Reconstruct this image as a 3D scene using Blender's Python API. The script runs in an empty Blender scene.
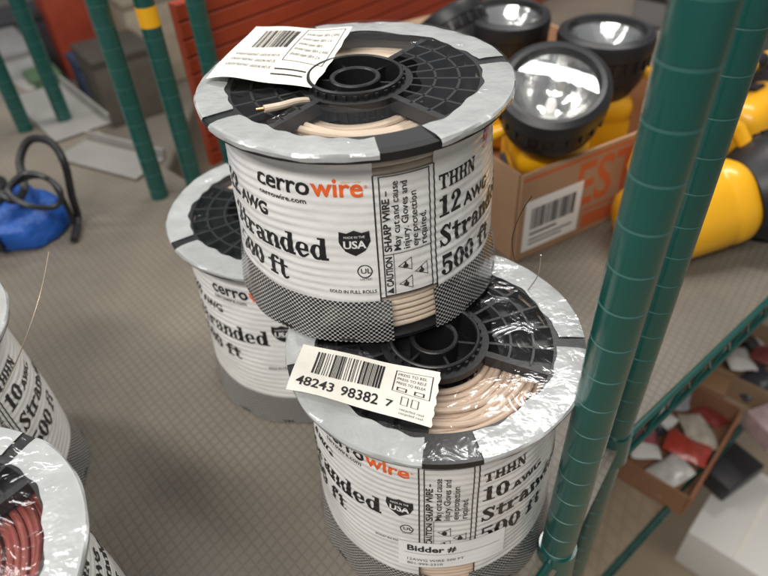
import bpy, bmesh, math, random
from mathutils import Vector, Matrix
random.seed(7)
scene=bpy.context.scene
COL=scene.collection
PI=math.pi
R=math.radians
# ------------------------------------------------------------ camera
TH=R(41); HC=.496; F=640.0; ROLL=R(3.5)
fw=Vector((0,math.cos(TH),-math.sin(TH))); r0=Vector((1,0,0)); u0=Vector((0,math.sin(TH),math.cos(TH)))
rt=math.cos(ROLL)*r0-math.sin(ROLL)*u0; up=math.cos(ROLL)*u0+math.sin(ROLL)*r0
CAM=Vector((0,0,HC))
cd=bpy.data.cameras.new('camera'); cam=bpy.data.objects.new('camera',cd); COL.objects.link(cam)
M=Matrix((rt,up,-fw)).transposed().to_4x4(); M.translation=CAM
cam.matrix_world=M; cd.sensor_width=36; cd.lens=36*F/768; cd.clip_start=.01; cd.clip_end=60
cd.dof.use_dof=True; cd.dof.focus_distance=.40; cd.dof.aperture_fstop=6.3
scene.camera=cam
def P(px,py,z=0.0):
    d=fw+rt*((px-384)/F)-up*((py-288)/F)
    return CAM+d*((z-HC)/d.z)
# ------------------------------------------------------------ materials
def mat(name,col,rough=.5,metal=0,coat=0,spec=.5,var=0,vscale=8,bump=0,bscale=200,bdist=.0005,trans=0):
    m=bpy.data.materials.new(name); m.use_nodes=True; nt=m.node_tree; b=nt.nodes['Principled BSDF']
    b.inputs['Base Color'].default_value=(*col,1); b.inputs['Roughness'].default_value=rough
    b.inputs['Metallic'].default_value=metal; b.inputs['Coat Weight'].default_value=coat
    b.inputs['Coat Roughness'].default_value=.12
    b.inputs['Specular IOR Level'].default_value=spec
    tc=nt.nodes.new('ShaderNodeTexCoord')
    if var:
        n=nt.nodes.new('ShaderNodeTexNoise'); n.inputs['Scale'].default_value=vscale; n.inputs['Detail'].default_value=5
        nt.links.new(tc.outputs['Object'],n.inputs['Vector'])
        mx=nt.nodes.new('ShaderNodeMix'); mx.data_type='RGBA'
        mx.inputs[6].default_value=(*[c*(1-var) for c in col],1); mx.inputs[7].default_value=(*[min(1,c*(1+var)) for c in col],1)
        nt.links.new(n.outputs['Fac'],mx.inputs[0]); nt.links.new(mx.outputs[2],b.inputs['Base Color'])
    if bump:
        n=nt.nodes.new('ShaderNodeTexNoise'); n.inputs['Scale'].default_value=bscale; n.inputs['Detail'].default_value=3
        nt.links.new(tc.outputs['Object'],n.inputs['Vector'])
        bp=nt.nodes.new('ShaderNodeBump'); bp.inputs['Strength'].default_value=bump; bp.inputs['Distance'].default_value=bdist
        nt.links.new(n.outputs['Fac'],bp.inputs['Height']); nt.links.new(bp.outputs['Normal'],b.inputs['Normal'])
        nt.links.new(bp.outputs['Normal'],b.inputs['Coat Normal'])
    return m
def film_mat(name,base=.05,rough=.1,tint=(1,1,1),bscale=45,bd=.004,st=.8,edge=.45):
    m=bpy.data.materials.new(name); m.use_nodes=True; nt=m.node_tree
    for n in list(nt.nodes): nt.nodes.remove(n)
    o=nt.nodes.new('ShaderNodeOutputMaterial'); mx=nt.nodes.new('ShaderNodeMixShader')
    t=nt.nodes.new('ShaderNodeBsdfTransparent'); t.inputs[0].default_value=(*tint,1)
    g=nt.nodes.new('ShaderNodeBsdfGlossy'); g.inputs['Roughness'].default_value=rough; g.inputs[0].default_value=(.95,.97,1,1)
    lw=nt.nodes.new('ShaderNodeLayerWeight'); lw.inputs['Blend'].default_value=.5
    pw=nt.nodes.new('ShaderNodeMath'); pw.operation='POWER'; pw.inputs[1].default_value=4
    ad=nt.nodes.new('ShaderNodeMath'); ad.operation='MULTIPLY_ADD'; ad.inputs[1].default_value=edge; ad.inputs[2].default_value=base
    tc=nt.nodes.new('ShaderNodeTexCoord'); n=nt.nodes.new('ShaderNodeTexNoise'); n.inputs['Scale'].default_value=bscale; n.inputs['Detail'].default_value=3; n.inputs['Distortion'].default_value=1.2
    bp=nt.nodes.new('ShaderNodeBump'); bp.inputs['Strength'].default_value=st; bp.inputs['Distance'].default_value=bd
    L=nt.links.new
    L(tc.outputs['Object'],n.inputs['Vector']); L(n.outputs['Fac'],bp.inputs['Height']); L(bp.outputs['Normal'],g.inputs['Normal'])
    L(lw.outputs['Facing'],pw.inputs[0]); L(pw.outputs[0],ad.inputs[0]); L(ad.outputs[0],mx.inputs[0]); L(t.outputs[0],mx.inputs[1]); L(g.outputs[0],mx.inputs[2]); L(mx.outputs[0],o.inputs['Surface'])
    return m
m_label=mat('label_white',(.80,.79,.77),.34,coat=.6,var=.05,vscale=30,bump=.7,bscale=60,bdist=.0016)
m_ink=mat('ink_black',(.010,.010,.011),.4,coat=.3)
m_orange=mat('ink_orange',(.85,.13,.02),.4,coat=.3)
m_pink=mat('ink_pink',(.85,.25,.50),.4,coat=.3,var=.15,vscale=90)
m_black=mat('black_plastic',(.012,.012,.013),.38,var=.3,vscale=60,bump=.2,bscale=400)
m_ring=mat('grey_wrap',(.42,.43,.425),.25,coat=.8,var=.26,vscale=45,bump=.9,bscale=55,bdist=.0024)
m_beige=mat('beige_wire',(.60,.45,.34),.5,coat=.05,var=.14,vscale=60)
m_pale=mat('pale_wire',(.64,.52,.40),.45,coat=.1,var=.14,vscale=60)
m_red=mat('red_wire',(.22,.045,.032),.45,coat=.1,var=.3,vscale=60)
m_film=film_mat('clear_film',base=.055,bd=.0024,rough=.13)
m_film2=film_mat('clear_strip_film',base=.035,bd=.0008,rough=.1,edge=.25)
m_lens=film_mat('clear_lens',base=.08,rough=.03,bscale=20,bd=.0003)
m_green=mat('green_epoxy',(.004,.072,.059),.28,coat=.5,var=.22,vscale=25,bump=.3,bscale=90,bdist=.0008)
m_groove=mat('groove',(.045,.13,.115),.4)
m_paper=mat('tag_paper',(.78,.745,.67),.55,var=.05,vscale=20,bump=.9,bscale=40,bdist=.003)
m_sticker=mat('sticker_white',(.93,.92,.90),.5)
m_yellow=mat('yellow_plastic',(.85,.42,.008),.35,coat=.3,var=.08,vscale=20)
m_rubber=mat('black_rubber',(.014,.014,.016),.42,var=.3,vscale=30,bump=.3,bscale=300)
m_mirror=mat('reflector',(.86,.86,.84),.16,metal=1,bump=.5,bscale=90,bdist=.002)
m_card=mat('printed_cardboard',(.44,.26,.15),.7,var=.15,vscale=20,bump=.2,bscale=80)
m_cardin=mat('brown_cardboard',(.34,.22,.13),.8,var=.15,vscale=15)
m_cardprint=mat('cardboard_print',(.60,.13,.04),.65)
m_blue=mat('blue_cover',(.008,.08,.36),.5,var=.25,vscale=18,bump=1.0,bscale=35,bdist=.008)
m_steel=mat('grey_metal',(.30,.29,.27),.4,metal=.3,var=.25)
def m_dots():
    m=bpy.data.materials.new('dotted_wrap'); m.use_nodes=True; nt=m.node_tree; b=nt.nodes['Principled BSDF']; L=nt.links.new
    b.inputs['Roughness'].default_value=.25; b.inputs['Coat Weight'].default_value=.5
    uv=nt.nodes.new('ShaderNodeUVMap'); mp=nt.nodes.new('ShaderNodeMapping'); mp.inputs['Rotation'].default_value=(0,0,R(45)); mp.inputs['Scale'].default_value=(400,400,1)
    L(uv.outputs[0],mp.inputs[0])
    fr=nt.nodes.new('ShaderNodeVectorMath'); fr.operation='FRACTION'; L(mp.outputs[0],fr.inputs[0])
    sb=nt.nodes.new('ShaderNodeVectorMath'); sb.operation='SUBTRACT'; sb.inputs[1].default_value=(.5,.5,0); L(fr.outputs[0],sb.inputs[0])
    ln=nt.nodes.new('ShaderNodeVectorMath'); ln.operation='LENGTH'; L(sb.outputs[0],ln.inputs[0])
    mr=nt.nodes.new('ShaderNodeMapRange'); mr.inputs[1].default_value=.43; mr.inputs[2].default_value=.49; L(ln.outputs['Value'],mr.inputs[0])
    mx=nt.nodes.new('ShaderNodeMix'); mx.data_type='RGBA'; mx.inputs[6].default_value=(.013,.013,.014,1); mx.inputs[7].default_value=(.50,.49,.47,1)
    L(mr.outputs[0],mx.inputs[0]); L(mx.outputs[2],b.inputs['Base Color'])
    n=nt.nodes.new('ShaderNodeTexNoise'); n.inputs['Scale'].default_value=70; tc=nt.nodes.new('ShaderNodeTexCoord'); L(tc.outputs['Object'],n.inputs['Vector'])
    bp=nt.nodes.new('ShaderNodeBump'); bp.inputs['Strength'].default_value=.9; bp.inputs['Distance'].default_value=.0025; L(n.outputs['Fac'],bp.inputs['Height']); L(bp.outputs['Normal'],b.inputs['Coat Normal'])
    return m
m_dot=m_dots()
def m_shelf(name,c1,c2,rot,sx,sy,rough=.45):
    m=bpy.data.materials.new(name); m.use_nodes=True; nt=m.node_tree; b=nt.nodes['Principled BSDF']; L=nt.links.new
    b.inputs['Roughness'].default_value=rough
    tc=nt.nodes.new('ShaderNodeTexCoord'); mp=nt.nodes.new('ShaderNodeMapping'); mp.inputs['Rotation'].default_value=(0,0,rot); mp.inputs['Scale'].default_value=(sx,sy,1)
    L(tc.outputs['Object'],mp.inputs[0])
    fr=nt.nodes.new('ShaderNodeVectorMath'); fr.operation='FRACTION'; L(mp.outputs[0],fr.inputs[0])
    sb=nt.nodes.new('ShaderNodeVectorMath'); sb.operation='SUBTRACT'; sb.inputs[1].default_value=(.5,.5,0); L(fr.outputs[0],sb.inputs[0])
    ab=nt.nodes.new('ShaderNodeVectorMath'); ab.operation='ABSOLUTE'; L(sb.outputs[0],ab.inputs[0])
    sp=nt.nodes.new('ShaderNodeSeparateXYZ'); L(ab.outputs[0],sp.inputs[0])
    mxm=nt.nodes.new('ShaderNodeMath'); mxm.operation='MAXIMUM'; L(sp.outputs[0],mxm.inputs[0]); L(sp.outputs[1],mxm.inputs[1])
    mr=nt.nodes.new('ShaderNodeMapRange'); mr.inputs[1].default_value=.28; mr.inputs[2].default_value=.5; mr.interpolation_type='SMOOTHSTEP'; L(mxm.outputs[0],mr.inputs[0])
    n=nt.nodes.new('ShaderNodeTexNoise'); n.inputs['Scale'].default_value=7; n.inputs['Detail'].default_value=6; L(tc.outputs['Object'],n.inputs['Vector'])
    n2=nt.nodes.new('ShaderNodeTexNoise'); n2.inputs['Scale'].default_value=300; L(tc.outputs['Object'],n2.inputs['Vector'])
    mx=nt.nodes.new('ShaderNodeMix'); mx.data_type='RGBA'; mx.inputs[6].default_value=(*c1,1); mx.inputs[7].default_value=(*c2,1)
    ml=nt.nodes.new('ShaderNodeMath'); ml.operation='MULTIPLY'; L(mr.outputs[0],ml.inputs[0]); L(n.outputs['Fac'],ml.inputs[1]); L(ml.outputs[0],mx.inputs[0])
    m2=nt.nodes.new('ShaderNodeMix'); m2.data_type='RGBA'; m2.blend_type='MULTIPLY'; m2.inputs[0].default_value=.8; L(mx.outputs[2],m2.inputs[6])
    r=nt.nodes.new('ShaderNodeMapRange'); r.inputs[1].default_value=.25; r.inputs[2].default_value=.75; r.inputs[3].default_value=.62; r.inputs[4].default_value=1.3; L(n.outputs['Fac'],r.inputs[0]); L(r.outputs[0],m2.inputs[7])
    L(m2.outputs[2],b.inputs['Base Color'])
    ad=nt.nodes.new('ShaderNodeMath'); ad.operation='MULTIPLY_ADD'; ad.inputs[1].default_value=.2; L(n2.outputs['Fac'],ad.inputs[0]); L(mr.outputs[0],ad.inputs[2])
    bp=nt.nodes.new('ShaderNodeBump'); bp.inputs['Strength'].default_value=.2; bp.inputs['Distance'].default_value=.0006; bp.invert=True; L(ad.outputs[0],bp.inputs['Height']); L(bp.outputs['Normal'],b.inputs['Normal'])
    return m
m_mat=m_shelf('shelf_liner',(.185,.160,.128),(.105,.089,.069),R(-45),135,110)
m_low=m_shelf('lower_shelf_board',(.42,.33,.23),(.30,.24,.17),R(-45),60,30)
m_peg=mat('red_panel_plain',(.36,.05,.016),.5,var=.3,vscale=9)
# ------------------------------------------------------------ mesh builder
class MB:
    def __init__(s): s.v=[];s.f=[];s.m=[];s.uv={}
    def add(s,vs,fs,mi=0):
        n=len(s.v); s.v+= [tuple(v) for v in vs]
        for f in fs: s.f.append(tuple(i+n for i in f)); s.m.append(mi)
    def box(s,c,ax,ay,az,hx,hy,hz,mi=0):
        c=Vector(c);vs=[]
        for k in (-1,1):
            for j in (-1,1):
                for i in (-1,1): vs.append(c+ax*hx*i+ay*hy*j+az*hz*k)
        s.add(vs,[(0,2,3,1),(4,5,7,6),(0,1,5,4),(2,6,7,3),(0,4,6,2),(1,3,7,5)],mi)
    def abox(s,x0,x1,y0,y1,z0,z1,mi=0):
        s.box(((x0+x1)/2,(y0+y1)/2,(z0+z1)/2),Vector((1,0,0)),Vector((0,1,0)),Vector((0,0,1)),(x1-x0)/2,(y1-y0)/2,(z1-z0)/2,mi)
    def lathe(s,prof,n=64,mi=0,T=None,mis=None):
        vs=[]
        for (r,z) in prof:
            for k in range(n):
                a=2*PI*k/n; v=Vector((r*math.cos(a),r*math.sin(a),z)); vs.append(T@v if T else v)
        b=len(s.v); s.v+=[tuple(v) for v in vs]
        for i in range(len(prof)-1):
            for k in range(n):
                k2=(k+1)%n; s.f.append((b+i*n+k,b+i*n+k2,b+(i+1)*n+k2,b+(i+1)*n+k)); s.m.append(mis[i] if mis else mi)
    def tube(s,pts,r,n=8,mi=0,closed=False):
        pts=[Vector(p) for p in pts]; N=len(pts); vs=[]
        prev=None
        for i,p in enumerate(pts):
            a=pts[(i-1)%N] if (closed or i>0) else p; b=pts[(i+1)%N] if (closed or i<N-1) else p
            t=(b-a).normalized()
            if prev is None:
                q=Vector((0,0,1)) if abs(t.z)<.9 else Vector((1,0,0)); x=t.cross(q).normalized()
            else: x=(prev-t*prev.dot(t)).normalized()
            prev=x; y=t.cross(x)
            rr=r[i] if isinstance(r,(list,tuple)) else r
            for k in range(n): vs.append(p+x*rr*math.cos(2*PI*k/n)+y*rr*math.sin(2*PI*k/n))
        fs=[]
        for i in range(N if closed else N-1):
            j=(i+1)%N
            for k in range(n):
                k2=(k+1)%n; fs.append((i*n+k,i*n+k2,j*n+k2,j*n+k))
        if not closed: fs.append(tuple(reversed(range(n)))); fs.append(tuple((N-1)*n+k for k in range(n)))
        s.add(vs,fs,mi)
    def build(s,name,mats,parent=None,smooth=False,bevel=0,uvf=None):
        me=bpy.data.meshes.new(name); me.from_pydata(s.v,[],s.f)
        if not isinstance(mats,(list,tuple)): mats=[mats]
        for m in mats: me.materials.append(m)
        me.polygons.foreach_set('material_index',s.m)
        me.polygons.foreach_set('use_smooth',[smooth]*len(s.f))
        if uvf:
            ul=me.uv_layers.new(name='UVMap')
            for li,l in enumerate(me.loops): ul.data[li].uv=uvf[l.vertex_index]
        me.update()
        if bevel:
            bm=bmesh.new(); bm.from_mesh(me); bmesh.ops.remove_doubles(bm,verts=bm.verts,dist=1e-6)
            bmesh.ops.bevel(bm,geom=[e for e in bm.edges if e.calc_face_angle(0)>.6],offset=bevel,segments=3,profile=.5,affect='EDGES')
            bmesh.ops.recalc_face_normals(bm,faces=bm.faces); bm.to_mesh(me); bm.free()
        if smooth:
            try: me.set_sharp_from_angle(angle=R(35))
            except Exception: pass
        o=bpy.data.objects.new(name,me); COL.objects.link(o)
        if parent: o.parent=parent
        return o
def tag(o,label=None,cat=None,group=None,kind=None):
    if label:o['label']=label
    if cat:o['category']=cat
    if group:o['group']=group
    if kind:o['kind']=kind
    return o
def thing(name,loc,label,cat,group=None):
    o=bpy.data.objects.new(name,None); COL.objects.link(o); o.location=loc; o.empty_display_size=.03
    return tag(o,label,cat,group)
# ------------------------------------------------------------ lettering
_tc={}
def T2(s,bold=.0):
    k=(s,bold)
    if k in _tc: return _tc[k]
    c=bpy.data.curves.new('t','FONT'); c.body=s; c.size=1; c.offset=bold; c.resolution_u=3
    o=bpy.data.objects.new('t',c); COL.objects.link(o)
    dg=bpy.context.evaluated_depsgraph_get(); dg.update()
    me=bpy.data.meshes.new_from_object(o.evaluated_get(dg))
    vs=[(v.co.x,v.co.y) for v in me.vertices]; fs=[tuple(p.vertices) for p in me.polygons]
    bpy.data.objects.remove(o); bpy.data.curves.remove(c); bpy.data.meshes.remove(me)
    x0=min(v[0] for v in vs); w=max(v[0] for v in vs)-x0
    vs=[(x-x0,y) for x,y in vs]
    _tc[k]=(vs,fs,w); return _tc[k]
class Ink:
    def __init__(s): s.v=[];s.f=[];s.m=[]
    def add(s,vs,fs,mi,ox=0,oy=0,sx=1,sy=None,rot=0):
        sy=sx if sy is None else sy; n=len(s.v); c,d=math.cos(rot),math.sin(rot)
        for x,y in vs:
            x*=sx;y*=sy; s.v.append((ox+x*c-y*d,oy+x*d+y*c))
        for f in fs: s.f.append(tuple(i+n for i in f)); s.m.append(mi)
    def text(s,t,x,y,size=None,width=None,bold=0,mi=0,rot=0,sy=None):
        vs,fs,w=T2(t,bold); sx=width/w if width else size
        s.add(vs,fs,mi,x,y,sx,(size if (size and width) else sx),rot); return w*sx
    def rect(s,x0,y0,x1,y1,mi=0): s.add([(x0,y0),(x1,y0),(x1,y1),(x0,y1)],[(0,1,2,3)],mi)
    def frame(s,x0,y0,x1,y1,t,mi=0):
        s.rect(x0,y0,x1,y0+t,mi);s.rect(x0,y1-t,x1,y1,mi);s.rect(x0,y0+t,x0+t,y1-t,mi);s.rect(x1-t,y0+t,x1,y1-t,mi)
    def bars(s,x0,y0,x1,y1,n=30,mi=0,seed=1):
        rg=random.Random(seed); ws=[rg.choice((1,1,2,3)) for _ in range(2*n+1)]; tot=sum(ws); x=x0
        for i,w in enumerate(ws):
            d=(x1-x0)*w/tot
            if i%2==0: s.rect(x,y0,x+d,y1,mi)
            x+=d
    def cut(s,stx,sty):
        bm=bmesh.new(); vv=[bm.verts.new((x,y,0)) for x,y in s.v]
        for f,m in zip(s.f,s.m):
            try: q=bm.faces.new([vv[i] for i in f]); q.material_index=m
            except ValueError: pass
        xs=[v[0] for v in s.v]; ys=[v[1] for v in s.v]
        def go(lo,hi,st,ax):
            k=math.ceil(lo/st)
            while k*st<hi:
                co=Vector((0,0,0)); co[ax]=k*st; no=Vector((0,0,0)); no[ax]=1
                bmesh.ops.bisect_plane(bm,geom=bm.verts[:]+bm.edges[:]+bm.faces[:],dist=1e-7,plane_co=co,plane_no=no); k+=1
        if stx: go(min(xs),max(xs),stx,0)
        if sty: go(min(ys),max(ys),sty,1)
        bm.verts.index_update()
        s.v=[(v.co.x,v.co.y) for v in bm.verts]; s.f=[tuple(v.index for v in f.verts) for f in bm.faces]; s.m=[f.material_index for f in bm.faces]; bm.free()
        return s
    def put(s,mb,fn,moff):
        vs=[fn(x,y) for x,y in s.v]; n=len(mb.v); mb.v+=[tuple(v) for v in vs]
        for f,m in zip(s.f,s.m): mb.f.append(tuple(i+n for i in f)); mb.m.append(m+moff)
def spl(pts,closed=False,n=7):
    out=[];N=len(pts)
    rng=range(N) if closed else range(N-1)
    for i in rng:
        p=[pts[(i+k)%N] if closed else pts[max(0,min(N-1,i+k))] for k in (-1,0,1,2)]
        for j in range(n):
            t=j/n
            out.append(tuple(.5*((2*p[1][c])+(-p[0][c]+p[2][c])*t+(2*p[0][c]-5*p[1][c]+4*p[2][c]-p[3][c])*t*t+(-p[0][c]+3*p[1][c]-3*p[2][c]+p[3][c])*t**3) for c in range(3)))
    if not closed: out.append(tuple(pts[-1]))
    return out
def rib(pts,closed=False,straight=False):
    q=[tuple(p) for p in pts] if straight else spl(pts,closed); N=len(q); vs=[];fs=[]
    for i in range(N):
        a=q[(i-1)%N] if (closed or i>0) else q[i]; b=q[(i+1)%N] if (closed or i<N-1) else q[i]
        dx,dy=b[0]-a[0],b[1]-a[1]; l=math.hypot(dx,dy) or 1; nx,ny=-dy/l,dx/l; w=q[i][2]/2
        vs+=[(q[i][0]+nx*w,q[i][1]+ny*w),(q[i][0]-nx*w,q[i][1]-ny*w)]
    for i in range(N if closed else N-1):
        j=(i+1)%N; fs.append((2*i,2*i+1,2*j+1,2*j))
    return vs,fs
def rc(x0,y0,x1,y1): return [(x0,y0),(x1,y0),(x1,y1),(x0,y1)],[(0,1,2,3)]
def ball(x,y,r): return [(x+r*math.cos(2*PI*k/14),y+r*math.sin(2*PI*k/14)) for k in range(14)],[tuple(range(14))]
def oval(cx,cy,rx,ry,wt,wn):
    return rib([(cx+rx*math.cos(a),cy+ry*math.sin(a),wn+(wt-wn)*abs(math.cos(a))**1.5) for a in [2*PI*k/12 for k in range(12)]],True)
GL={
'S':(1.0,[rib([(.80,1.05,.12),(.66,1.30,.14),(.42,1.34,.16),(.24,1.08,.28),(.47,.78,.32),(.74,.42,.30),(.58,.08,.16),(.32,.08,.14),(.14,.35,.12)]),rc(.76,.95,.88,1.42),rc(.06,0,.18,.48)]),
't':(.80,[rc(.2,.15,.48,1.32),rc(0,.86,.74,1.0),rib([(.34,.3,.28),(.42,.1,.2),(.58,.08,.14),(.74,.22,.1)])]),
'r':(.90,[rc(.1,0,.4,1),rc(-.02,0,.6,.14),rc(-.02,.86,.4,1),rib([(.38,.55,.1),(.5,.84,.14),(.68,.92,.16)]),ball(.74,.82,.155)]),
'a':(1.02,[rc(.58,0,.86,.75),ball(.22,.74,.13),rib([(.16,.78,.14),(.32,.93,.14),(.56,.92,.18),(.72,.68,.28)]),rib([(.62,.55,.12),(.32,.47,.18),(.2,.26,.26),(.34,.08,.15),(.62,.18,.12)]),rc(.72,0,1.0,.14)]),
'n':(1.12,[rc(.1,0,.4,1),rc(-.02,0,.52,.14),rc(-.02,.86,.4,1),rib([(.38,.62,.1),(.52,.88,.15),(.72,.9,.22),(.83,.62,.3),(.83,.05,.3)]),rc(.66,0,1.1,.14)]),
'd':(1.08,[oval(.42,.5,.28,.43,.30,.14),rc(.62,0,.92,1.42),rc(.46,1.28,.92,1.42),rc(.62,0,1.06,.14)]),
'e':(.98,[rc(.2,.44,.86,.57),rib([(.74,.5,.26),(.68,.8,.22),(.46,.93,.13),(.22,.78,.24),(.17,.5,.3),(.26,.2,.24),(.5,.07,.15),(.84,.26,.1)])]),
'f':(.78,[rc(.2,0,.5,1.1),rc(.04,0,.68,.14),rc(0,.86,.74,1.0),rib([(.35,1.0,.3),(.42,1.26,.22),(.64,1.36,.14)]),ball(.74,1.28,.14)]),
'5':(.98,[rc(.16,1.18,.84,1.42),rc(.16,.66,.30,1.42),rib([(.18,.72,.12),(.42,.86,.14),(.66,.76,.22),(.76,.45,.30),(.66,.16,.22),(.44,.07,.14),(.22,.14,.12)]),ball(.2,.30,.15)]),
'0':(.98,[oval(.47,.71,.30,.63,.31,.14)]),
'1':(.86,[rc(.28,0,.6,1.42),rc(.06,0,.82,.14),rc(.06,1.1,.3,1.26)]),
'2':(1.0,[rib([(.2,1.02,.2),(.32,1.32,.16),(.6,1.3,.22),(.72,1.0,.32),(.5,.62,.24),(.2,.2,.16)]),rc(.1,0,.88,.24),ball(.22,1.02,.15)]),
'T':(1.1,[rc(.05,1.24,1.05,1.42),rc(.05,.98,.17,1.42),rc(.93,.98,1.05,1.42),rc(.41,0,.69,1.42),rc(.26,0,.84,.14)]),
'H':(1.2,[rc(.14,0,.42,1.42),rc(.76,0,1.04,1.42),rc(.02,0,.54,.13),rc(.64,0,1.16,.13),rc(.02,1.29,.54,1.42),rc(.64,1.29,1.16,1.42),rc(.42,.64,.76,.8)]),
'N':(1.18,[rc(.16,0,.3,1.42),rc(.86,0,1.0,1.42),rib([(.22,1.4,.3),(.94,.02,.3)],straight=True),rc(.02,0,.46,.12),rc(.02,1.3,.34,1.42),rc(.7,1.3,1.14,1.42)]),
' ':(.45,[])}
def slab(ink,t,x,y,s,mi=0,sx=None):
    sx=sx or s
    for ch in t:
        adv,parts=GL[ch]
        for vs,fs in parts: ink.add(vs,fs,mi,x,y,sx,s)
        x+=adv*sx
    return x
# ------------------------------------------------------------ wire spools
RB=.0895; DG=RB*PI/180
def layout(H,gauge,k):
    I=Ink()                     # x = arc length from the front, y = height; materials 0 black 1 orange 2 white
    g=.0105*min(k,1.04)
    for off in (0,190):
        o=off*DG
        x=-42*DG+o; y=H-.0325*k
        a=T2('cerro',.022)[2]; b=T2('wire',.022)[2]; sz=.069/(a+b+.04)
        I.text('cerro',x,y,size=sz,bold=.022,mi=0); I.text('wire',x+(a+.04)*sz,y,size=sz,bold=.022,mi=1)
        I.text('®',x+(a+b+.07)*sz,y+.005,size=.003,mi=1)
        I.text('cerrowire.com',x+.001,y-.0062,size=.0056,bold=.012)
        y=H-.0530*k
        slab(I,gauge,-70*DG+o,y,g*1.0); I.text('AWG',-70*DG+o+g*2.0,y,size=.0115,bold=.035)
        slab(I,'Stranded',-67*DG+o,H-.0765*k,g*1.06,sx=g*1.01); slab(I,'500 ft',-67*DG+o,H-.0990*k,g*1.06)
        I.text('SOLD IN FULL ROLLS',-14*DG+o,H-.1010*k,width=.029,bold=.016)
        sx=-2.5*DG+o; sy=H-.063*k
        I.add([(-.009,.0075),(-.0045,.0062),(0,.0085),(.0045,.0062),(.009,.0075),(.0095,0),(.006,-.0065),(0,-.0098),(-.006,-.0065),(-.0095,0)],[tuple(reversed(range(10)))],0,sx,sy)
        I.text('USA',sx-.0068,sy-.0042,width=.0136,bold=.03,mi=2); I.text('MADE IN THE',sx-.0062,sy+.0030,width=.0124,mi=2)
        ux=.5*DG+o; uy=H-.0845*k
        ring=rib([(.0043*math.cos(a),.0043*math.sin(a),.0007) for a in [2*PI*j/16 for j in range(16)]],True); I.add(*ring,0,ux,uy)
        I.text('UL',ux-.0024,uy-.0016,size=.0055,bold=.01); I.text('LISTED',ux-.003,uy-.0065,size=.0024)
        x0=7.6*DG+o; x1=28.4*DG+o; ya=H-.106*k; yb=H-.021*k; ym=ya+(yb-ya)*.37
        I.rect(5.6*DG+o,.034,6.2*DG+o,H-.02); I.rect(29.8*DG+o,.034,30.4*DG+o,H-.02)
        I.frame(x0+.0003,ya,x1-.0003,yb,.0008); I.rect(x0+.0066,ya,x0+.0070,ym); I.rect(x0+.0006,ym,x1-.0006,ym+.0005)
        q=PI/2; lw=(yb-ym)
        I.text('CAUTION',x0+.0057,ya+.0075,width=(ym-ya)-.009,size=.0058,bold=.03,rot=q)
        I.add([(0,0),(.0050,0),(.0025,.0044)],[(0,1,2)],0,x0+.0057,ya+.0015,1,rot=q)
        for j,(t,bo) in enumerate((('SHARP WIRE –',.03),('May cut and cause',.012),('injury. Gloves and',.012),('eye protection',.012),('required.',.012))):
            w=T2(t,bo)[2]*.0064
            I.text(t,x0+.0060+j*.0057,ym+.0025,width=min(w,lw-.005),size=.0062,bold=bo,rot=q)
        for (cx,cy) in ((x0+.0140,ya+.008),(x0+.0140,ya+.022),(x0+.0245,ya+.015)):
            tri=rib([(-.0046,-.004,.0009),(.0046,-.004,.0009),(0,.0045,.0009)],True,True); I.add(*tri,0,cx,cy,1,rot=q); I.add(*ball(0,-.001,.0018),0,cx,cy)
            I.rect(cx-.0006,cy-.002,cx+.0006,cy+.002)
        x=32*DG+o
        slab(I,'THHN',x,H-.0395*k,.0070)
        slab(I,gauge,x,H-.0590*k,g); I.text('AWG',x+g*2.0,H-.0590*k,size=.0115,bold=.035)
        slab(I,'Stranded',x,H-.0810*k,g*1.04,sx=g); slab(I,'500 ft',x,H-.1035*k,g*1.06)
    return I.cut(.0035,.0016)
def rl(ph,z,H):
    zt=H-z
    b0=.0872+.0062*max(0,min(1,(zt-.01)/(H-.03)))
    wob=.00035*math.sin(2*PI*z/.0058+.9*math.sin(2*ph)+.5*math.sin(5*ph))*(.75+.25*math.sin(7*ph+60*z))+.0006*math.sin(3*ph+z*40)+.00025*math.sin(11*ph-z*110)
    r=b0+wob
    if zt<.016: t=1-zt/.016; r=b0+(.1007-b0)*t**1.7+wob*(1-t)
    if z<.034: t=(.034-z)/.032; r=b0+(.0972-b0)*t**1.2+wob*(1-t)
    return r
def cyl(ph,z,r): return Vector((r*math.sin(ph),-r*math.cos(ph),z))
INK={}
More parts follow.
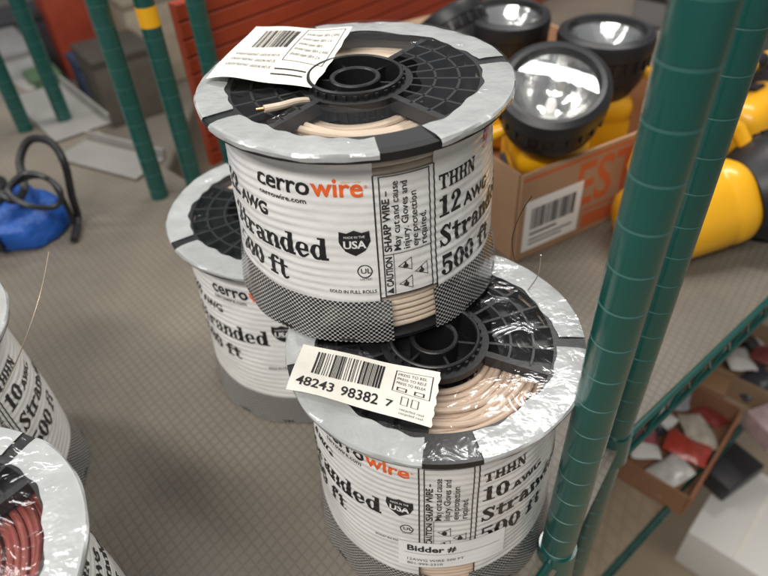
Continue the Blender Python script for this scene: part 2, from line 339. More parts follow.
def make_spool(base,H,gauge,k,shift,win,wmat,label,group=None,half=36):
    t=thing('wire_spool',base,label,'wire spool',group)
    key=(H,gauge,k)
    if key not in INK: INK[key]=layout(H,gauge,k)
    I=INK[key]; sh=R(shift)
    mb=MB(); N=180; zs=[]; z=.034
    while z<H-.003: zs.append(z); z+=.00145
    zs.append(H-.0025)
    nz=len(zs)
    vs=[cyl(2*PI*i/N+sh,zz,rl(2*PI*i/N,zz,H)) for zz in zs for i in range(N)]; fs=[]
    ya=H-.106*k; yb=H-.021*k
    def instrip(d):
        d%=360
        return 6<=d<30 or 196<=d<220
    for j in range(nz-1):
        for i in range(N):
            d=(i*2)%360
            if instrip(d) and not(ya-.0012<=zs[j]<yb): continue
            i2=(i+1)%N; fs.append((j*N+i,j*N+i2,(j+1)*N+i2,(j+1)*N+i))
    mb.add(vs,fs,0)
    white=set()
    for f_,m_ in zip(I.f,I.m):
        if m_==2: white.update(f_)
    n0=len(mb.v)
    for q_,(x,y) in enumerate(I.v):
        ph=x/RB; mb.v.append(tuple(cyl(ph+sh,y,rl(ph,y,H)+(.0006 if q_ in white else .00035))))
    for f_,m_ in zip(I.f,I.m): mb.f.append(tuple(i+n0 for i in f_)); mb.m.append(m_+1)
    mb.build('label',[m_label,m_ink,m_orange,m_label],t,smooth=True)
    # ---- dotted wrap at the foot of the label, open at the clear strips
    mb=MB(); zz=[.0015+.0325*j/10 for j in range(11)]; vs=[];uv=[]
    for z in zz:
        for i in range(N+1):
            ph=2*PI*i/N; vs.append(cyl(ph+sh,z,rl(ph,z,H)+.0001+.0006*math.sin(13*ph+z*90)*(1 if z<.03 else 0))); uv.append((ph*.095,z*1.1))
    mb.add(vs,[(j*(N+1)+i,j*(N+1)+i+1,(j+1)*(N+1)+i+1,(j+1)*(N+1)+i) for j in range(10) for i in range(N) if not (10<=(i*2)<28 or 200<=(i*2)<218)])
    mb.build('dotted_wrap',m_dot,t,smooth=True,uvf=uv)
    # ---- grey wrap folded over the top rim
    mb=MB(); prof=[(.1009,H-.003),(.1011,H-.0005),(.1000,H+.0009),(.0950,H+.0012),(.0880,H+.0010),(.0805,H+.0006)]
    vs=[]
    for j,(r,z) in enumerate(prof):
        for i in range(N):
            ph=2*PI*i/N; rr=r+(.0013*math.sin(4*ph+1)+.001*math.sin(11*ph)+.0006*math.sin(29*ph) if j==5 else 0)+(.0003*math.sin(17*ph) if j<2 else 0)
            vs.append(cyl(ph+sh,z+.00035*math.sin(9*ph+j)+.0002*math.sin(31*ph+2*j),rr))
    fs=[]
    for j in range(5):
        for i in range(N):
            d=(i*2)%360
            if (8<=d<28) or (198<=d<218) or (96<=d<102) or (298<=d<304): continue
            fs.append((j*N+i,j*N+(i+1)%N,(j+1)*N+(i+1)%N,(j+1)*N+i))
    mb.add(vs,fs); mb.build('rim_wrap',m_ring,t,smooth=True)
    # ---- clear film
    mb=MB(); rs=[.0995,.090,.0810,.072,.062,.052,.044]; vs=[]
    for j,r in enumerate(rs):
        for i in range(72):
            ph=2*PI*i/72; vs.append(cyl(ph,H+(.0026 if j<2 else .0018)+.0005*math.sin(5*ph+j)-.0003*j,r+(.003*math.sin(3*ph)+.002*math.sin(7*ph) if j==6 else 0)))
    mb.add(vs,[(j*72+i,j*72+(i+1)%72,(j+1)*72+(i+1)%72,(j+1)*72+i) for j in range(6) for i in range(72)])
    zf=[.0015+.004*j for j in range(9)]+zs[2:]
    for a0 in (6,196):
        vs=[cyl(R(a0+2*i)+sh,z,rl(R(a0+2*i),z,H)+.0009) for z in zf for i in range(13)]
        mb.add(vs,[(j*13+i,j*13+i+1,(j+1)*13+i+1,(j+1)*13+i) for j in range(len(zf)-1) for i in range(12)],1)
    mb.build('clear_film',[m_film,m_film2],t,smooth=True)
    # ---- flanges
    w=R(win)
    def ringseg(mb,r0_,r1_,z0,z1,a0,a1,n):
        vs=[];full=abs(a1-a0-2*PI)<1e-4
        m=n if full else n+1
        for (r,z) in ((r0_,z0),(r1_,z0),(r1_,z1),(r0_,z1)):
            for i in range(m): vs.append(cyl(a0+(a1-a0)*i/n,z,r))
        fs=[]
        for q in range(4):
            q2=(q+1)%4
            for i in range(n):
                i2=(i+1)%m; fs.append((q*m+i,q*m+i2,q2*m+i2,q2*m+i))
        if not full: fs+=[(0,m,2*m,3*m),(n,3*m+n,2*m+n,m+n)]
        mb.add(vs,fs)
    mb=MB()
    ringseg(mb,.0790,.1000,H-.005,H,0,2*PI,120)
    ringseg(mb,.0300,.0370,H-.006,H-.001,0,2*PI,72)
    hw=90-half
    for c in (w+PI/2,w-PI/2):
        a0,a1=c-R(hw-3),c+R(hw-3)
        ringseg(mb,.0365,.0795,H-.0105,H-.0085,a0,a1,44)
        for rr in (.0505,.0655): ringseg(mb,rr,rr+.0016,H-.0086,H-.0006,a0,a1,44)
        for q in range(8):
            a=a0+(a1-a0)*q/7; d=Vector((math.sin(a),-math.cos(a),0)); s_=Vector((math.cos(a),math.sin(a),0))
            mb.box(d*.058+Vector((0,0,H-.0048)),d,s_,Vector((0,0,1)),.0212,.0010 if q%7 else .0024,.0042)
    f=mb.build('flange',m_black,t)
    mb=MB()
    mb.lathe([(.0285,H-.022),(.0285,H+.003),(.0292,H+.0036),(.0302,H+.0036),(.0310,H+.003),(.0310,H-.035)],64)
    mb.lathe([(.0290,H-.016),(.0165,H-.016),(.0165,H+.0005),(.0158,H+.0012),(.0138,H+.0012),(.0130,H+.0005),(.0130,H-.07),(.0001,H-.07)],48)
    for q in range(6):
        a=q*PI/3+.3; d=Vector((math.sin(a),-math.cos(a),0)); s_=Vector((math.cos(a),math.sin(a),0))
        mb.box(d*.0225+Vector((0,0,H-.009)),d,s_,Vector((0,0,1)),.0062,.0009,.0068)
    for q in range(30):
        a=q*PI/15; d=Vector((math.sin(a),-math.cos(a),0)); s_=Vector((math.cos(a),math.sin(a),0))
        mb.box(d*.0314+Vector((0,0,H-.016)),d,s_,Vector((0,0,1)),.0010,.0011,.018)
    mb.build('hub',m_black,f,smooth=True)
    mb=MB(); mb.lathe([(.013,0),(.0955,0),(.0967,.0015),(.0967,.0040),(.0955,.0055),(.013,.0055),(.013,0)],96); mb.build('flange',m_black,t,smooth=True)
    # ---- wound wire
    mb=MB(); rg=random.Random(int(win*7+H*1000)); wr=.0022
    mb.lathe([(.031,H-.020),(.083,H-.022),(.0835,H-.03),(.088,.02),(.088,.006),(.031,.006)],48)
    def ring(rad,z,wb,n=84,r_=wr):
        p1,p2,p3=[rg.uniform(0,6.28) for _ in range(3)]
        pts=[cyl(2*PI*i/n,z+wb*.9*math.sin(2*2*PI*i/n+p1)+wb*.25*math.sin(4*2*PI*i/n+p2),rad+wb*.8*math.sin(2*2*PI*i/n+p3)) for i in range(n)]
        mb.tube(pts,r_,10,closed=True)
    for lay in range(2):
        r=.0345+lay*.0023
        while r<.0835:
            ring(r,H-.0190+lay*.0040+rg.uniform(-.0009,.0009),.0010); r+=.0047
    for q in range(4): ring(rg.uniform(.046,.074),H-.0128+rg.uniform(-.0003,.0006),.0024)
    z=.0085
    while z<H-.014: ring(.0840+.0055*(H-z)/H,z,.0003,60); z+=.0046
    mb.build('wire',wmat,t,smooth=True)
    return t
H2=.185; H1=.143
pR=P(434,337,H2); pL=P(283,205,H2)
d=(pL-pR); d.z=0
if d.length<.2035:
    ex=(.2035-d.length); pL+=d.normalized()*ex*.6; pR-=d.normalized()*ex*.4
pT=P(355,78,H2+H1+.002)
sT=make_spool((pT.x,pT.y,H2+.0022),H1,'12',1.0,-1,0,m_pale,'white wire spool marked 12 AWG, resting on top of two other spools')
sR=make_spool((pR.x,pR.y,0),H2,'10',1.10,-17.5,26,m_beige,'10 AWG spool beside the green post, with loose barcode tag on its rim',half=33)
sL=make_spool((pL.x,pL.y,0),H2,'10',1.12,0,20,m_pale,'10 AWG spool half hidden behind and left of the top spool')
pB=P(-124,592,H2); pB.z=0
pM=P(-24,492,0); dv=pM-pB
if dv.length<.2035: pM=pB+dv.normalized()*.2035
sM=make_spool((pM.x,pM.y,0),H2,'10',1.10,50,60,m_pale,'white wire spool cut by the left picture edge, behind the spool of red wire')
sB=make_spool((pB.x,pB.y,0),H2,'10',.95,56,100,m_red,'spool of dark red wire in the bottom left corner')
for s_ in (sT,sR,sL,sM,sB): s_['group']='wire spools on the shelf'
# pink marker stroke and loose wire end on the top spool
mb=MB(); I=Ink(); I.add(*rib([(0,0,.001),(.004,.007,.005),(.007,.014,.007),(.011,.020,.003)]),0,60*DG,H1-.030); I.cut(.002,.0016)
I.put(mb,lambda x,y: cyl(x/RB+R(-1),y,rl(x/RB,y,H1)+.0008),0); mb.build('marker_stroke',m_pink,sT,smooth=True)
bT=Vector(sT.location); zt=H2+H1
def loc_(px,py,z): return P(px,py,z)-bT
mb=MB(); mb.tube(spl([tuple(loc_(264,109,zt+.006)),tuple(loc_(280,106,zt+.005)),tuple(loc_(302,101,zt+.001)),tuple(loc_(330,103,zt-.008)),tuple(loc_(362,112,zt-.011))],n=8),.0022,10); mb.build('wire_end',m_pale,sT,smooth=True)
mb=MB(); mb.tube([loc_(256,110.2,zt+.0065),loc_(264,109,zt+.006)],.0011,8); mb.build('bare_tip',mat('copper',(.5,.22,.10),.3,metal=1),sT,smooth=True)
# tags -----------------------------------------------------------
def quad_map(c,base,bend=.002):
    TL,TR,BR,BL=[Vector(q)-Vector(base) for q in c]
    def fn(u,v,off=0):
        a=TL.lerp(TR,u); b=BL.lerp(BR,u); p=b.lerp(a,v); p.z+=bend*math.sin(u*PI*1.3+.4)*math.cos(v*2)+bend*.35*math.sin(u*9+v*5)+off; return p
    return fn
def make_tag(name,c,parent,ink,mats,label=None,bend=.002):
    fn=quad_map(c,parent.location,bend); mb=MB(); n=18
    vs=[fn(i/n+.006*math.sin(j*1.7)*(1 if i==n else 0),j/n) for j in range(n+1) for i in range(n+1)]
    mb.add(vs,[(j*(n+1)+i,j*(n+1)+i+1,(j+1)*(n+1)+i+1,(j+1)*(n+1)+i) for j in range(n) for i in range(n)])
    ink.cut(.05,.05); ink.put(mb,lambda x,y: fn(x,y,.0004),1)
    o=mb.build(name,mats,parent,smooth=True)
    if label:o['label']=label
    return o
I=Ink(); I.bars(.13,.42,.62,.90,30,seed=9)
I.text('48243',.05,.13,width=.27,size=.26,bold=.016); I.text('98382',.37,.13,width=.26,size=.26,bold=.016); I.text('7',.68,.15,size=.18,bold=.012,width=.05)
I.frame(.70,.46,.96,.88,.007)
for j in range(3): I.text('PRESS TO RELEASE'[:12+j],.72,.79-.085*j,width=.2,size=.07)
for cx in (.765,.885): I.frame(cx-.035,.49,cx+.035,.56,.010)
for cx in (.80,.87): I.frame(cx-.025,.24,cx+.025,.40,.006)
for j in range(2): I.text('recycled reel',.78,.14-.07*j,width=.16,size=.06)
zt=H2+.0055
make_tag('barcode_tag',[P(303,343,zt+.004),P(441,374,zt+.002),P(431,426,zt-.001),P(286,390,zt)],sR,I,[m_paper,m_ink],'creased white barcode tag')
I=Ink(); I.bars(.16,.56,.52,.90,26,seed=5)
for j in range(5): I.text('stranded copper 500 ft 12 AWG THHN'[:30-3*(j%3)],.60,.84-.10*j,width=.32-.04*(j%3),size=.07)
I.frame(.57,.34,.95,.96,.006)
for j in range(3): I.text('SUNLIGHT RESISTANT  GASOLINE AND OIL',.08,.40-.10*j,width=.44,size=.06)
I.rect(.56,.12,.86,.135); I.rect(.56,.20,.86,.215)
zt=H2+H1+.0065
make_tag('barcode_tag',[P(256,25,zt),P(353,29,zt+.002),P(311,85,zt),P(206,80,zt-.001)],sT,I,[m_paper,m_ink],'crumpled white barcode tag under the wrap',bend=.0022)
# handwritten sticker on the lower right spool (curved on the cylinder)
mb=MB(); sh=R(-17.5); xa,xb=R(-3)*RB,R(44)*RB; ya_,yb_=.050,.080
I=Ink(); I.rect(xa,ya_,xb,yb_,0); I.cut(.003,.0016)
def rs_(x,y): return sum(rl(x/RB,y+q,H2) for q in (-.0029,-.00145,0,.00145,.0029))/5
def fs_(off): return lambda x,y: cyl(x/RB+sh,y,rs_(x,y)+off)
I.put(mb,fs_(.0020),0)
I=Ink(); I.text('Bidder #',xa+.006,yb_-.010,size=.0092,bold=.03)
I.rect(xa+.004,yb_-.0130,xb-.004,yb_-.0127); I.text('12AWG WIRE 500 FT',xa+.006,ya_+.008,size=.0042); I.text('801-999-2310',xa+.006,ya_+.003,size=.0042)
I.cut(.003,.0016); I.put(mb,fs_(.0023),1)
mb.build('sticker',[m_sticker,m_ink],sR,smooth=True)['label']='white handwritten sticker near the foot'
# ------------------------------------------------------------ shelf, posts, edges
B1=P(556,552,0); B2=P(611,441,0); E3=P(768,290,0)
e1=Vector((.70,.714,0)).normalized(); e2=Vector((-e1.y,e1.x,0))
A0=B1-e1*.9
far=E3+(E3-B2).normalized()*1.2
mb=MB(); o1=Vector((.006,-.006,0))
edge=[A0+o1,B1+o1,B2+o1,E3+o1,far]
back=[far+e2*1.15,Vector((-.27,.80,0))+e1*.2,Vector((-.27,.80,0))+e1*.02,Vector((-.27,.80,0))+e1*.02+e2*.9,A0+e2*2.2]
poly=edge+back
vs=[Vector((p.x,p.y,0)) for p in poly]+[Vector((p.x,p.y,-.004)) for p in poly]; n=len(poly)
mb.add(vs,[tuple(range(n)),tuple(reversed(range(n,2*n)))]+[(i,n+i,n+(i+1)%n,(i+1)%n) for i in range(n)])
shelf=mb.build('shelf_surface',m_mat); tag(shelf,kind='structure')
def post_mesh():
    prof=[];mis=[]; z=-.95
    while z<.85:
        prof+=[(.0127,z),(.0127,z+.0240),(.0121,z+.0243),(.0121,z+.0248)]; mis+=[0,1,1,1]; z+=.0254
    mb=MB(); mb.lathe(prof,28,mis=mis[:len(prof)-1]); return mb
pm=None
def post(loc,label,collars=(0,-.40)):
    global pm
    t=thing('rack_post',(loc[0],loc[1],0),label,'rack post','green rack posts')
    if pm is None:
        o=post_mesh().build('post_tube',[m_green,m_groove],t,smooth=True); pm=o.data
    else:
        o=bpy.data.objects.new('post_tube',pm); COL.objects.link(o); o.parent=t
    for z in collars:
        mb=MB(); mb.lathe([(.0127,z+.012),(.0145,z+.012),(.0165,z-.026),(.0127,z-.026)],28); mb.build('collar',m_green,t,smooth=True)
    return t
post(B1,'thick green ribbed post right beside the lower spool, nearest the camera')
post(B2+Vector((.004,.004,0)),'second green post on the right, just behind the nearest one')
post(P(160,196,0),'green post at the back, leftmost of the three close to the top spool',())
tp=post(P(195,185,0),'green post with a small yellow band near its top, behind the top spool',())
mb=MB(); mb.lathe([(.0128,.232),(.0131,.232),(.0131,.256),(.0128,.256)],28); mb.build('yellow_band',m_yellow,tp,smooth=True)
post(P(233,167,0),'green post at the back touching the rim of the top spool in view',())
post(P(66,122,0),'thin far green post standing behind the blue machine, right one of two',())
post(P(26,130,0),'thin far green post at the far left, left one of two',())
def truss(a,b,label,z=0):
    t=thing('shelf_edge_rail',(a.x,a.y,z),label,'shelf rail'); d=(b-a); d.z=0; L=d.length; d.normalize(); n=Vector((d.y,-d.x,0))
    for zz in (.003,-.032):
        mb=MB(); mb.tube([n*.004+Vector((0,0,zz)),d*L+n*.004+Vector((0,0,zz))],.0034,10); mb.build('rod',m_green,t,smooth=True)
    pts=[];k=0;s=0
    while s<L: pts.append(d*s+n*.004+Vector((0,0,.002 if k%2 else -.031))); s+=.02; k+=1
    mb=MB(); mb.tube(pts,.0019,6); mb.build('zigzag_wire',m_green,t,smooth=True)
    return t
truss(B1+Vector((.002,-.006,0)),B1-e1*.5+Vector((.002,-.006,0)),'green wire rail at the shelf edge below the nearest post')
truss(B2+Vector((.014,.006,0)),E3+(E3-B2).normalized()*.5+Vector((.006,-.004,0)),'green wire rail running right from the second post')
# lower shelf
mb=MB(); zl=-.40
q=[B1-e1*.6,B2+Vector((.006,-.006,0)),E3+(E3-B2)*.9,E3+(E3-B2)*.9+e2*1.2,B1-e1*.6+e2*1.2]
mb.add([Vector((p.x,p.y,zl)) for p in q]+[Vector((p.x,p.y,zl-.004)) for p in q],[tuple(range(5)),tuple(reversed(range(5,10)))]+[(i,5+i,5+(i+1)%5,(i+1)%5) for i in range(5)])
tag(mb.build('lower_shelf_surface',m_low),kind='structure')
truss(B2+Vector((.014,.006,0)),E3+(E3-B2)*.8+Vector((.006,-.004,0)),'green wire rail along the lower shelf under the right side',zl)
mb=MB(); mb.add([(-8,-3,-.95),(9,-3,-.95),(9,12,-.95),(-8,12,-.95)],[(0,1,2,3)]); tag(mb.build('floor',mat('floor',(.42,.33,.23),.5,var=.15,vscale=3)),kind='structure')
# ------------------------------------------------------------ box with lanterns
Z=Vector((0,0,1))
c0=P(513,262,0); f1=Vector((.88,.47,0)).normalized(); f2=Vector((-f1.y,f1.x,0))
bx=thing('cardboard_box',c0,'brown cardboard box with red print and white label, holding the yellow lanterns','box')
LB,DB,HB=.34,.36,.120
mb=MB()
for (c,ax,hx,ay) in ((f1*LB/2,f1,LB/2,f2),(f1*LB/2+f2*DB,f1,LB/2,f2),(f2*DB/2,f2,DB/2-.003,f1),(f1*LB+f2*DB/2,f2,DB/2-.003,f1)):
    mb.box(c+Z*(HB/2+.001),ax,ay,Z,hx,.002,HB/2)
mb.box(f1*LB/2+f2*DB/2+Z*.003,f1,f2,Z,LB/2-.004,DB/2-.004,.002)
mb.build('carton',m_card,bx)
fnb=lambda off:(lambda x,y: f1*x-f2*(.002+off)+Z*y)
I=Ink(); I.text('EST',.086,.048,width=.098,size=.085,bold=.015)
I.rect(.002,.112,.33,.116); I.rect(.104,.010,.33,.030); I.rect(.104,.036,.33,.039)
mb=MB(); I.put(mb,fnb(.0003),0); mb.build('printed_panel',m_cardprint,bx)
I=Ink(); I.rect(.008,.012,.096,.084); mb=MB(); I.put(mb,fnb(.0007),0); st=mb.build('sticker',m_sticker,bx)
I=Ink(); I.bars(.018,.042,.086,.072,30,seed=3); I.rect(.018,.034,.060,.037); I.rect(.018,.026,.086,.028); I.rect(.018,.020,.070,.022)
mb=MB(); I.put(mb,fnb(.0011),0); mb.build('barcode',m_ink,st)
mb=MB(); mb.box(f1*LB/2+f2*(DB+.03)+Z*(HB+.015),f1,(f2*.8+Z*.4).normalized(),(Z*.8-f2*.4).normalized(),LB/2,.035,.0015); mb.build('flap',m_cardin,bx)
def lantern(loc,axis,spin,label,sc=1.0,group='yellow lanterns',pw=.55):
    t=thing('lantern',loc,label,'flashlight',group)
    z=Vector(axis).normalized(); x=z.cross(Vector((0,0,1)))
    if x.length<.05: x=Vector((1,0,0))
    x.normalize(); y=z.cross(x); Rm=Matrix((x,y,z)).transposed()@Matrix.Rotation(spin,3,'Z')
    t.rotation_euler=Rm.to_euler(); t.scale=(sc,)*3
    mb=MB(); mb.lathe([(.030,-.070),(.040,-.066),(.050,-.048),(.0525,-.040),(.0525,-.030),(.0540,-.028),(.0550,-.014),(.0570,-.012),(.0575,.000),(.0560,.006),(.0500,.0095),(.0455,.0085),(.0440,.003),(.0435,-.004)],72)
    for k in range(24):
        a=2*PI*k/24; d=Vector((math.cos(a),math.sin(a),0)); s_=Vector((-math.sin(a),math.cos(a),0)); mb.box(d*.0550+Z*-.020,d,s_,Z,.0014,.0022,.007)
    mb.build('head',m_rubber,t,smooth=True)
    mb=MB(); mb.lathe([(.0437-.0375*(k/10),.000-.034*(1-(1-k/10)**2)) for k in range(11)],64); rf=mb.build('reflector',m_mirror,t,smooth=True)
    mb=MB(); mb.lathe([(.0055,-.034),(.0055,-.024),(.004,-.019),(.0001,-.017)],20); mb.build('bulb',m_sticker,rf,smooth=True)
    mb=MB(); mb.lathe([(.0438,.0025),(.030,.0040),(.015,.0047),(.0001,.005)],48); mb.build('lens',m_lens,t,smooth=True)
    def se(secs,p=pw,n=40):
        vs=[]
        for r,zz in secs:
            for k in range(n):
                a=2*PI*k/n; c_,s_=math.cos(a),math.sin(a)
                vs.append((r*abs(c_)**p*(1 if c_>=0 else -1),r*abs(s_)**p*(1 if s_>=0 else -1),zz))
        m_=MB(); m_.add(vs,[(j*n+k,j*n+(k+1)%n,(j+1)*n+(k+1)%n,(j+1)*n+k) for j in range(len(secs)-1) for k in range(n)]); return m_
    se([(.030,-.060),(.038,-.068),(.0425,-.076),(.0435,-.088),(.0422,-.091),(.0422,-.095),(.0435,-.098),(.0440,-.15),(.0435,-.165),(.040,-.176),(.032,-.183),(.018,-.187),(.0001,-.188)]).build('body',m_yellow,t,smooth=True)
    mb=MB(); mb.tube([Vector(p) for p in [(0,.045,-.045),(0,.066,-.050),(0,.078,-.066),(0,.080,-.090),(0,.080,-.125),(0,.075,-.146),(0,.060,-.158),(0,.040,-.160)]],[.007,.008,.009,.0095,.0095,.009,.008,.007],12)
    mb.build('handle',m_yellow,t,smooth=True)
    mb=MB()
    mb.tube([(0,.0802,-.092),(0,.0802,-.096),(0,.0802,-.116),(0,.0802,-.120)],[.0098,.0108,.0108,.0098],16)
    mb.build('grip',m_rubber,t,smooth=True)
    mb=MB(); mb.box((0,.0430,-.115),Vector((1,0,0)),Vector((0,1,0)),Z,.010,.006,.012); mb.build('switch',m_rubber,t,bevel=.002)
    return t
lantern(P(554,88,.20),(-.10,-.42,.9),-1.2,'yellow lantern nearest the camera in the box, its lens tilted forward',1.06)
lantern(P(508,18,.195),(0,-.06,1),1.2,'yellow lantern in the back of the box, its lens just above the nearest lens')
lantern(P(606,36,.195),(.03,-.02,1),-1.6,'yellow lantern in the box next to the right posts, lens facing up',1.05)
lantern(P(448,20,.19),(-.4,.5,.75),.3,'lantern half hidden behind the rim of the top spool, lens turned away',.9)
lantern(P(800,178,.068),(.92,.16,.16),PI*.80,'big yellow lantern lying on its side right of the posts',1.2,pw=.8)
lantern(P(796,92,.062),(.80,.55,.05),PI*.9,'second lying yellow lantern, behind the big one at the right edge',.95,pw=.8)
def carton(name,px,py,z0,w,d_,h,rot,m,label,cat,bev=.004,lid=None,txt=None):
    p=P(px,py,z0); t=thing(name,(p.x,p.y,z0),label,cat); t.rotation_euler=(0,0,rot)
    mb=MB(); mb.abox(-w/2,w/2,-d_/2,d_/2,.001,h); mb.build('body',m,t,bevel=bev,smooth=True)
    if lid:
        mb=MB(); mb.abox(-w/2-.004,w/2+.004,-d_/2-.004,d_/2+.004,h-.02,h+.006); mb.build('lid',lid,t,bevel=bev,smooth=True)
    return t
dark=mat('dark_case',(.03,.03,.032),.4,var=.2); grey=mat('grey_bin',(.20,.20,.20),.45,var=.2); wht=mat('white_pack',(.72,.70,.66),.5,var=.08)
carton('tool_case',715,78,0,.14,.12,.06,.5,dark,'black case on the shelf between the posts and the lying lanterns','case',.008,dark)
carton('storage_bin',690,18,0,.22,.16,.07,.7,grey,'grey bin at the top right behind the black case','bin',.01,dark)
carton('storage_bin',800,30,0,.18,.18,.11,.7,dark,'dark bin in the top right corner','bin',.01,grey)
# red panel behind
pa=Vector((-.27,.83,0))+e1*.05+e2*.03; pb=pa+e1*1.9
mb=MB(); L_=(pb-pa).length; c=(pa+pb)/2-pa
mb.box(c+Z*.12,e1,e2,Z,L_/2,.006,.12)
bp_=thing('back_panel',pa,'orange red slatted back panel behind the lanterns','panel'); mb.build('sheet',m_peg,bp_)
for k in range(10):
    mb=MB(); mb.box(c+Z*(.024*k+.013)-e2*.0085,e1,e2,Z,L_/2,.002,.0105); mb.build('slat',m_peg,bp_,bevel=.001)
# ------------------------------------------------------------ blue machine with cord, left
pb_=P(12,234,0)
t=thing('air_pump',pb_,'bright blue machine standing on the shelf at the left edge','tool')
mb=MB(); n=48; vs=[]; secs=[(.001,.90),(.004,1.0),(.024,1.04),(.036,1.0),(.041,.90),(.043,.80),(.050,.76),(.056,.72),(.059,.6),(.059,.001)]
for zz,r in secs:
    for k in range(n):
        a=2*PI*k/n; p=.42; c_,s_=math.cos(a),math.sin(a)
        rr=r*(1+.07*math.sin(3*a+1)+.05*math.sin(5*a+zz*60))
        vs.append((.072*rr*abs(c_)**p*(1 if c_>=0 else -1)-.02*zz/.1,.044*rr*abs(s_)**p*(1 if s_>=0 else -1),zz*(1+.15*math.sin(a+.5)*r)))
mb.add(vs,[(j*n+k,j*n+(k+1)%n,(j+1)*n+(k+1)%n,(j+1)*n+k) for j in range(len(secs)-1) for k in range(n)])
mb.build('housing',m_blue,t,smooth=True)
for dx in (-.05,-.03,-.01,.01):
    mb=MB(); mb.abox(dx-.005,dx+.005,-.0530,-.040,.010,.028); mb.build('vent',m_rubber,t,bevel=.001)
mb=MB(); mb.lathe([(.022,.045),(.026,.05),(.024,.078),(.018,.085),(.0001,.086)],24); mb.build('motor_cap',m_rubber,t,smooth=True)
def strand(pts,lab,m,r=.0005,name='wire_strand',cat='wire'):
    mb=MB(); mb.tube([p[:] for p in spl([tuple(p) for p in pts],n=8)],r,8); tag(mb.build(name,m,None,smooth=True),lab,cat)
strand([P(74,240,.006),P(78,218,.012),P(72,196,.05),P(64,162,.10),P(50,142,.12),P(30,140,.12),P(20,160,.10),P(24,190,.075),P(10,200,.08),P(-12,180,.09)],'thick black cord looping high over the blue machine',m_rubber,.0052,'power_cord','cord')
strand([P(-10,212,.075),P(14,184,.09),P(40,176,.095),P(60,190,.08),P(56,206,.062),P(30,206,.075),P(8,192,.09),P(24,174,.10),P(50,180,.09),P(64,202,.045),P(76,226,.006)],'black hose lying coiled on top of the blue machine',m_rubber,.0036,'hose','hose')
for (x,y,w,d_,rot,lab) in ((112,160,.17,.07,-.5,'flat pale grey tray lying left of the back posts'),(60,112,.24,.10,-.9,'flat grey metal plate lying farther back at the left')):
    p=P(x,y,0); o_=thing('metal_tray',p,lab,'tray'); o_.rotation_euler=(0,0,rot)
    mb=MB(); mb.abox(-w/2,w/2,-d_/2,d_/2,.001,.006); mb.build('plate',m_steel,o_,bevel=.002)
    mb=MB(); mb.abox(-w/2,w/2,d_/2-.004,d_/2,.0065,.02); mb.build('lip',m_steel,o_,bevel=.001)
far_cols=[((.35,.05,.02),'orange red upright crate far behind the left posts',(84,0),.14,.16,.42),
 ((.4,.4,.4),'pale grey carton far behind at the top left',(10,40),.26,.26,.22),
 ((.10,.085,.07),'dark brown carton far behind between the left posts',(132,40),.2,.2,.22),
 ((.5,.46,.4),'cream carton far behind in the top left corner',(-50,0),.3,.3,.3),
 ((.06,.06,.07),'black crate far behind beside the orange crate',(40,0),.2,.2,.22),
 ((.05,.08,.16),'navy carton low behind the left posts',(105,30),.12,.14,.16),
 ((.42,.38,.30),'tan carton low behind the leftmost close post',(150,0),.14,.12,.30),
 ((.55,.54,.50),'small white carton in front of the grey one at the top left',(32,58),.10,.10,.14),
 ((.12,.22,.12),'small dark green carton beside the orange crate',(60,48),.09,.10,.16),
 ((.38,.32,.24),'beige carton far behind above the back posts',(165,5),.22,.2,.30)]
for (c_,lab,(x,y),w,d_,h) in far_cols:
    carton('stock_carton',x,y+70,-.45,w,d_,h,.6,mat('stock',c_,.6,var=.35,vscale=22),lab,'carton',.006,mat('stock_lid',tuple(v*.7 for v in c_),.6,var=.3,vscale=15))
mb=MB(); mb.abox(-3.5,-.62,1.5,3.6,-.47,-.451); tag(mb.build('display_table',mat('table_grey',(.20,.175,.145),.5,var=.25)),'low brown grey display table beyond the shelf at the left','table')
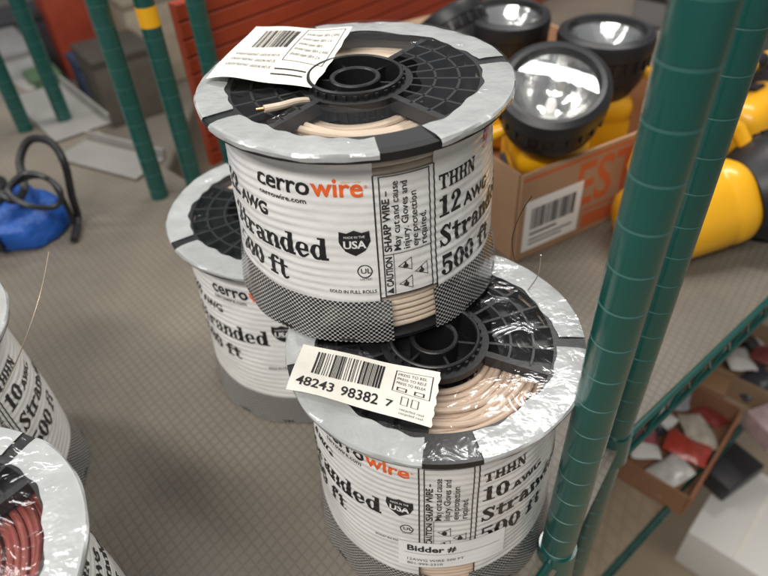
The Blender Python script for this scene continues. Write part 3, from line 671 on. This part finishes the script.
# ------------------------------------------------------------ goods on the lower shelf
def tray(name,px,py,w,dd,h,rot,m_out,lab,cat,items,grp):
    pz=P(px,py,zl); t=thing(name,(pz.x,pz.y,zl),lab,cat); t.rotation_euler=(0,0,rot)
    mb=MB()
    mb.abox(-w/2,w/2,-dd/2,-dd/2+.003,.001,h);mb.abox(-w/2,w/2,dd/2-.003,dd/2,.001,h);mb.abox(-w/2,-w/2+.003,-dd/2+.004,dd/2-.004,.001,h);mb.abox(w/2-.003,w/2,-dd/2+.004,dd/2-.004,.001,h);mb.abox(-w/2+.004,w/2-.004,-dd/2+.004,dd/2-.004,.001,.004)
    mb.build('tray',m_out,t)
    mb=MB(); mb.abox(-w/2+.01,w/2-.01,-dd/2-.001,-dd/2-.0003,h*.3,h*.8); mb.build('front_label',m_cardprint,t)
    fr_=Matrix.Rotation(rot,3,'Z'); rg=random.Random(px)
    for i,(c_,nm) in enumerate(items):
        a=i/len(items)
        o_=Vector(((a-.42)*w*.8,dd*.24*((i%2)*2-1)*(.6+.4*rg.random()),h*.35+.008*(i%3))); q_=fr_@o_
        mb=MB(); Rm=Matrix.Rotation(.3+i*1.1,3,'Z'); ax,ay=Rm@Vector((1,0,rg.uniform(-.6,.6))).normalized(),Rm@Vector((0,1,0)); az=ax.cross(ay).normalized()
        n=8; vs=[]
        for s_ in (1,-1):
            for jj in range(n+1):
                for ii in range(n+1):
                    u,v=ii/n*2-1,jj/n*2-1; hgt=.0075*(1-u**4)*(1-v**4)*s_+.0018*math.sin(4*u+3*v+i)
                    vs.append(Vector((0,0,.014))+ax*u*.032+ay*v*.022+az*hgt)
        m1=(n+1)*(n+1)
        for s_ in (0,1):
            for jj in range(n):
                for ii in range(n):
                    b_=s_*m1+jj*(n+1)+ii; f_=(b_,b_+1,b_+n+2,b_+n+1)
                    mb.f.append(f_ if s_==0 else tuple(reversed(f_))); mb.m.append(1 if (s_==0 and ii<3 and i%2) else 0)
        mb.v=[tuple(v) for v in vs]
        o=mb.build('packet',[mat('packet_'+nm,c_,.3,var=.5,vscale=70,bump=.5,bscale=60,bdist=.002),wht],None,smooth=True); o.location=(pz.x+q_.x,pz.y+q_.y,zl+o_.z)
        tag(o,nm+' packet '+grp,'packet','packets '+grp)
tray('parts_box',666,446,.21,.14,.05,.80,mat('brown_red',(.30,.15,.08),.7,var=.3,vscale=20),'open red brown box of small packets on the lower shelf','box',
 [((.62,.60,.56),'white'),((.40,.10,.12),'rose'),((.45,.06,.04),'dark red'),((.02,.02,.03),'black'),((.50,.44,.36),'cream'),((.35,.36,.38),'grey'),((.30,.04,.04),'maroon')],'in the open red brown box on the lower shelf')
tray('parts_box',748,372,.16,.12,.05,.80,m_cardin,'plain brown open box at the right edge of the lower shelf','box',
 [((.05,.05,.06),'charcoal'),((.55,.53,.50),'off white'),((.20,.05,.05),'brown red'),((.03,.03,.03),'jet black')],'in the plain brown box on the lower shelf')
low=lambda name,px,py,z,w,d_,h,rot,m,lab,cat,lid=None: carton(name,px,py,z,w,d_,h,rot,m,lab,cat,.003,lid)
wc=low('white_carton',738,548,-.62,.19,.15,.10,.78,wht,'white carton in the bottom right corner below the shelves','carton')
mb=MB(); mb.abox(-.096,.096,-.004,.004,.1006,.1010); mb.build('tape',m_paper,wc)
low('packet_stack',772,432,zl,.08,.06,.04,.3,mat('pinkp',(.45,.33,.34),.4,var=.5,vscale=60),'pinkish packet stack at the right edge of the lower shelf','packets')
low('small_carton',708,392,zl,.06,.05,.04,.9,mat('brownp',(.35,.2,.1),.6,var=.2),'small brown carton behind the red brown box on the lower shelf','carton')
low('tool_pouch',722,478,-.50,.08,.06,.04,.5,dark,'black pouch lying under the lower shelf rail','pouch',dark)
m_cu=mat('strand_metal',(.45,.36,.28),.35,metal=.6)
strand([P(2,392,.17),P(22,348,.2),P(40,295,.225),P(49,252,.24)],'thin loose wire strand sticking up beside the left edge spools',m_cu,.0004)
strand([P(515,262,.195),P(512,240,.215),P(520,215,.235),P(532,196,.25)],'thin loose strand curling up right of the top spool',m_rubber,.0003)
strand([P(528,290,.187),P(538,275,.2),P(541,255,.22)],'short loose strand above the rim of the lower right spool',m_cu,.0004)
# ------------------------------------------------------------ light
w=bpy.data.worlds.new('World'); scene.world=w; w.use_nodes=True
bg=w.node_tree.nodes['Background']; bg.inputs[0].default_value=(.88,.89,.91,1); bg.inputs[1].default_value=.25
def area(loc,tgt,sx,sy,en,col):
    l=bpy.data.lights.new('ceiling_lamp','AREA'); l.shape='RECTANGLE'; l.size=sx; l.size_y=sy; l.energy=en; l.color=col
    o=bpy.data.objects.new('ceiling_lamp',l); COL.objects.link(o); o.location=loc
    o.rotation_euler=(Vector(tgt)-Vector(loc)).to_track_quat('-Z','Y').to_euler()
area((-.5,-.7,1.7),(0,.4,.2),1.4,.2,33,(1,.97,.92))
area((.5,1.3,2.0),(0,.5,.1),1.6,.2,34,(1,.98,.94))
area((-1.5,.7,1.9),(0,.5,.1),.25,1.4,18,(1,.98,.94))
scene.view_settings.view_transform='Standard'; scene.view_settings.look='None'; scene.view_settings.exposure=0
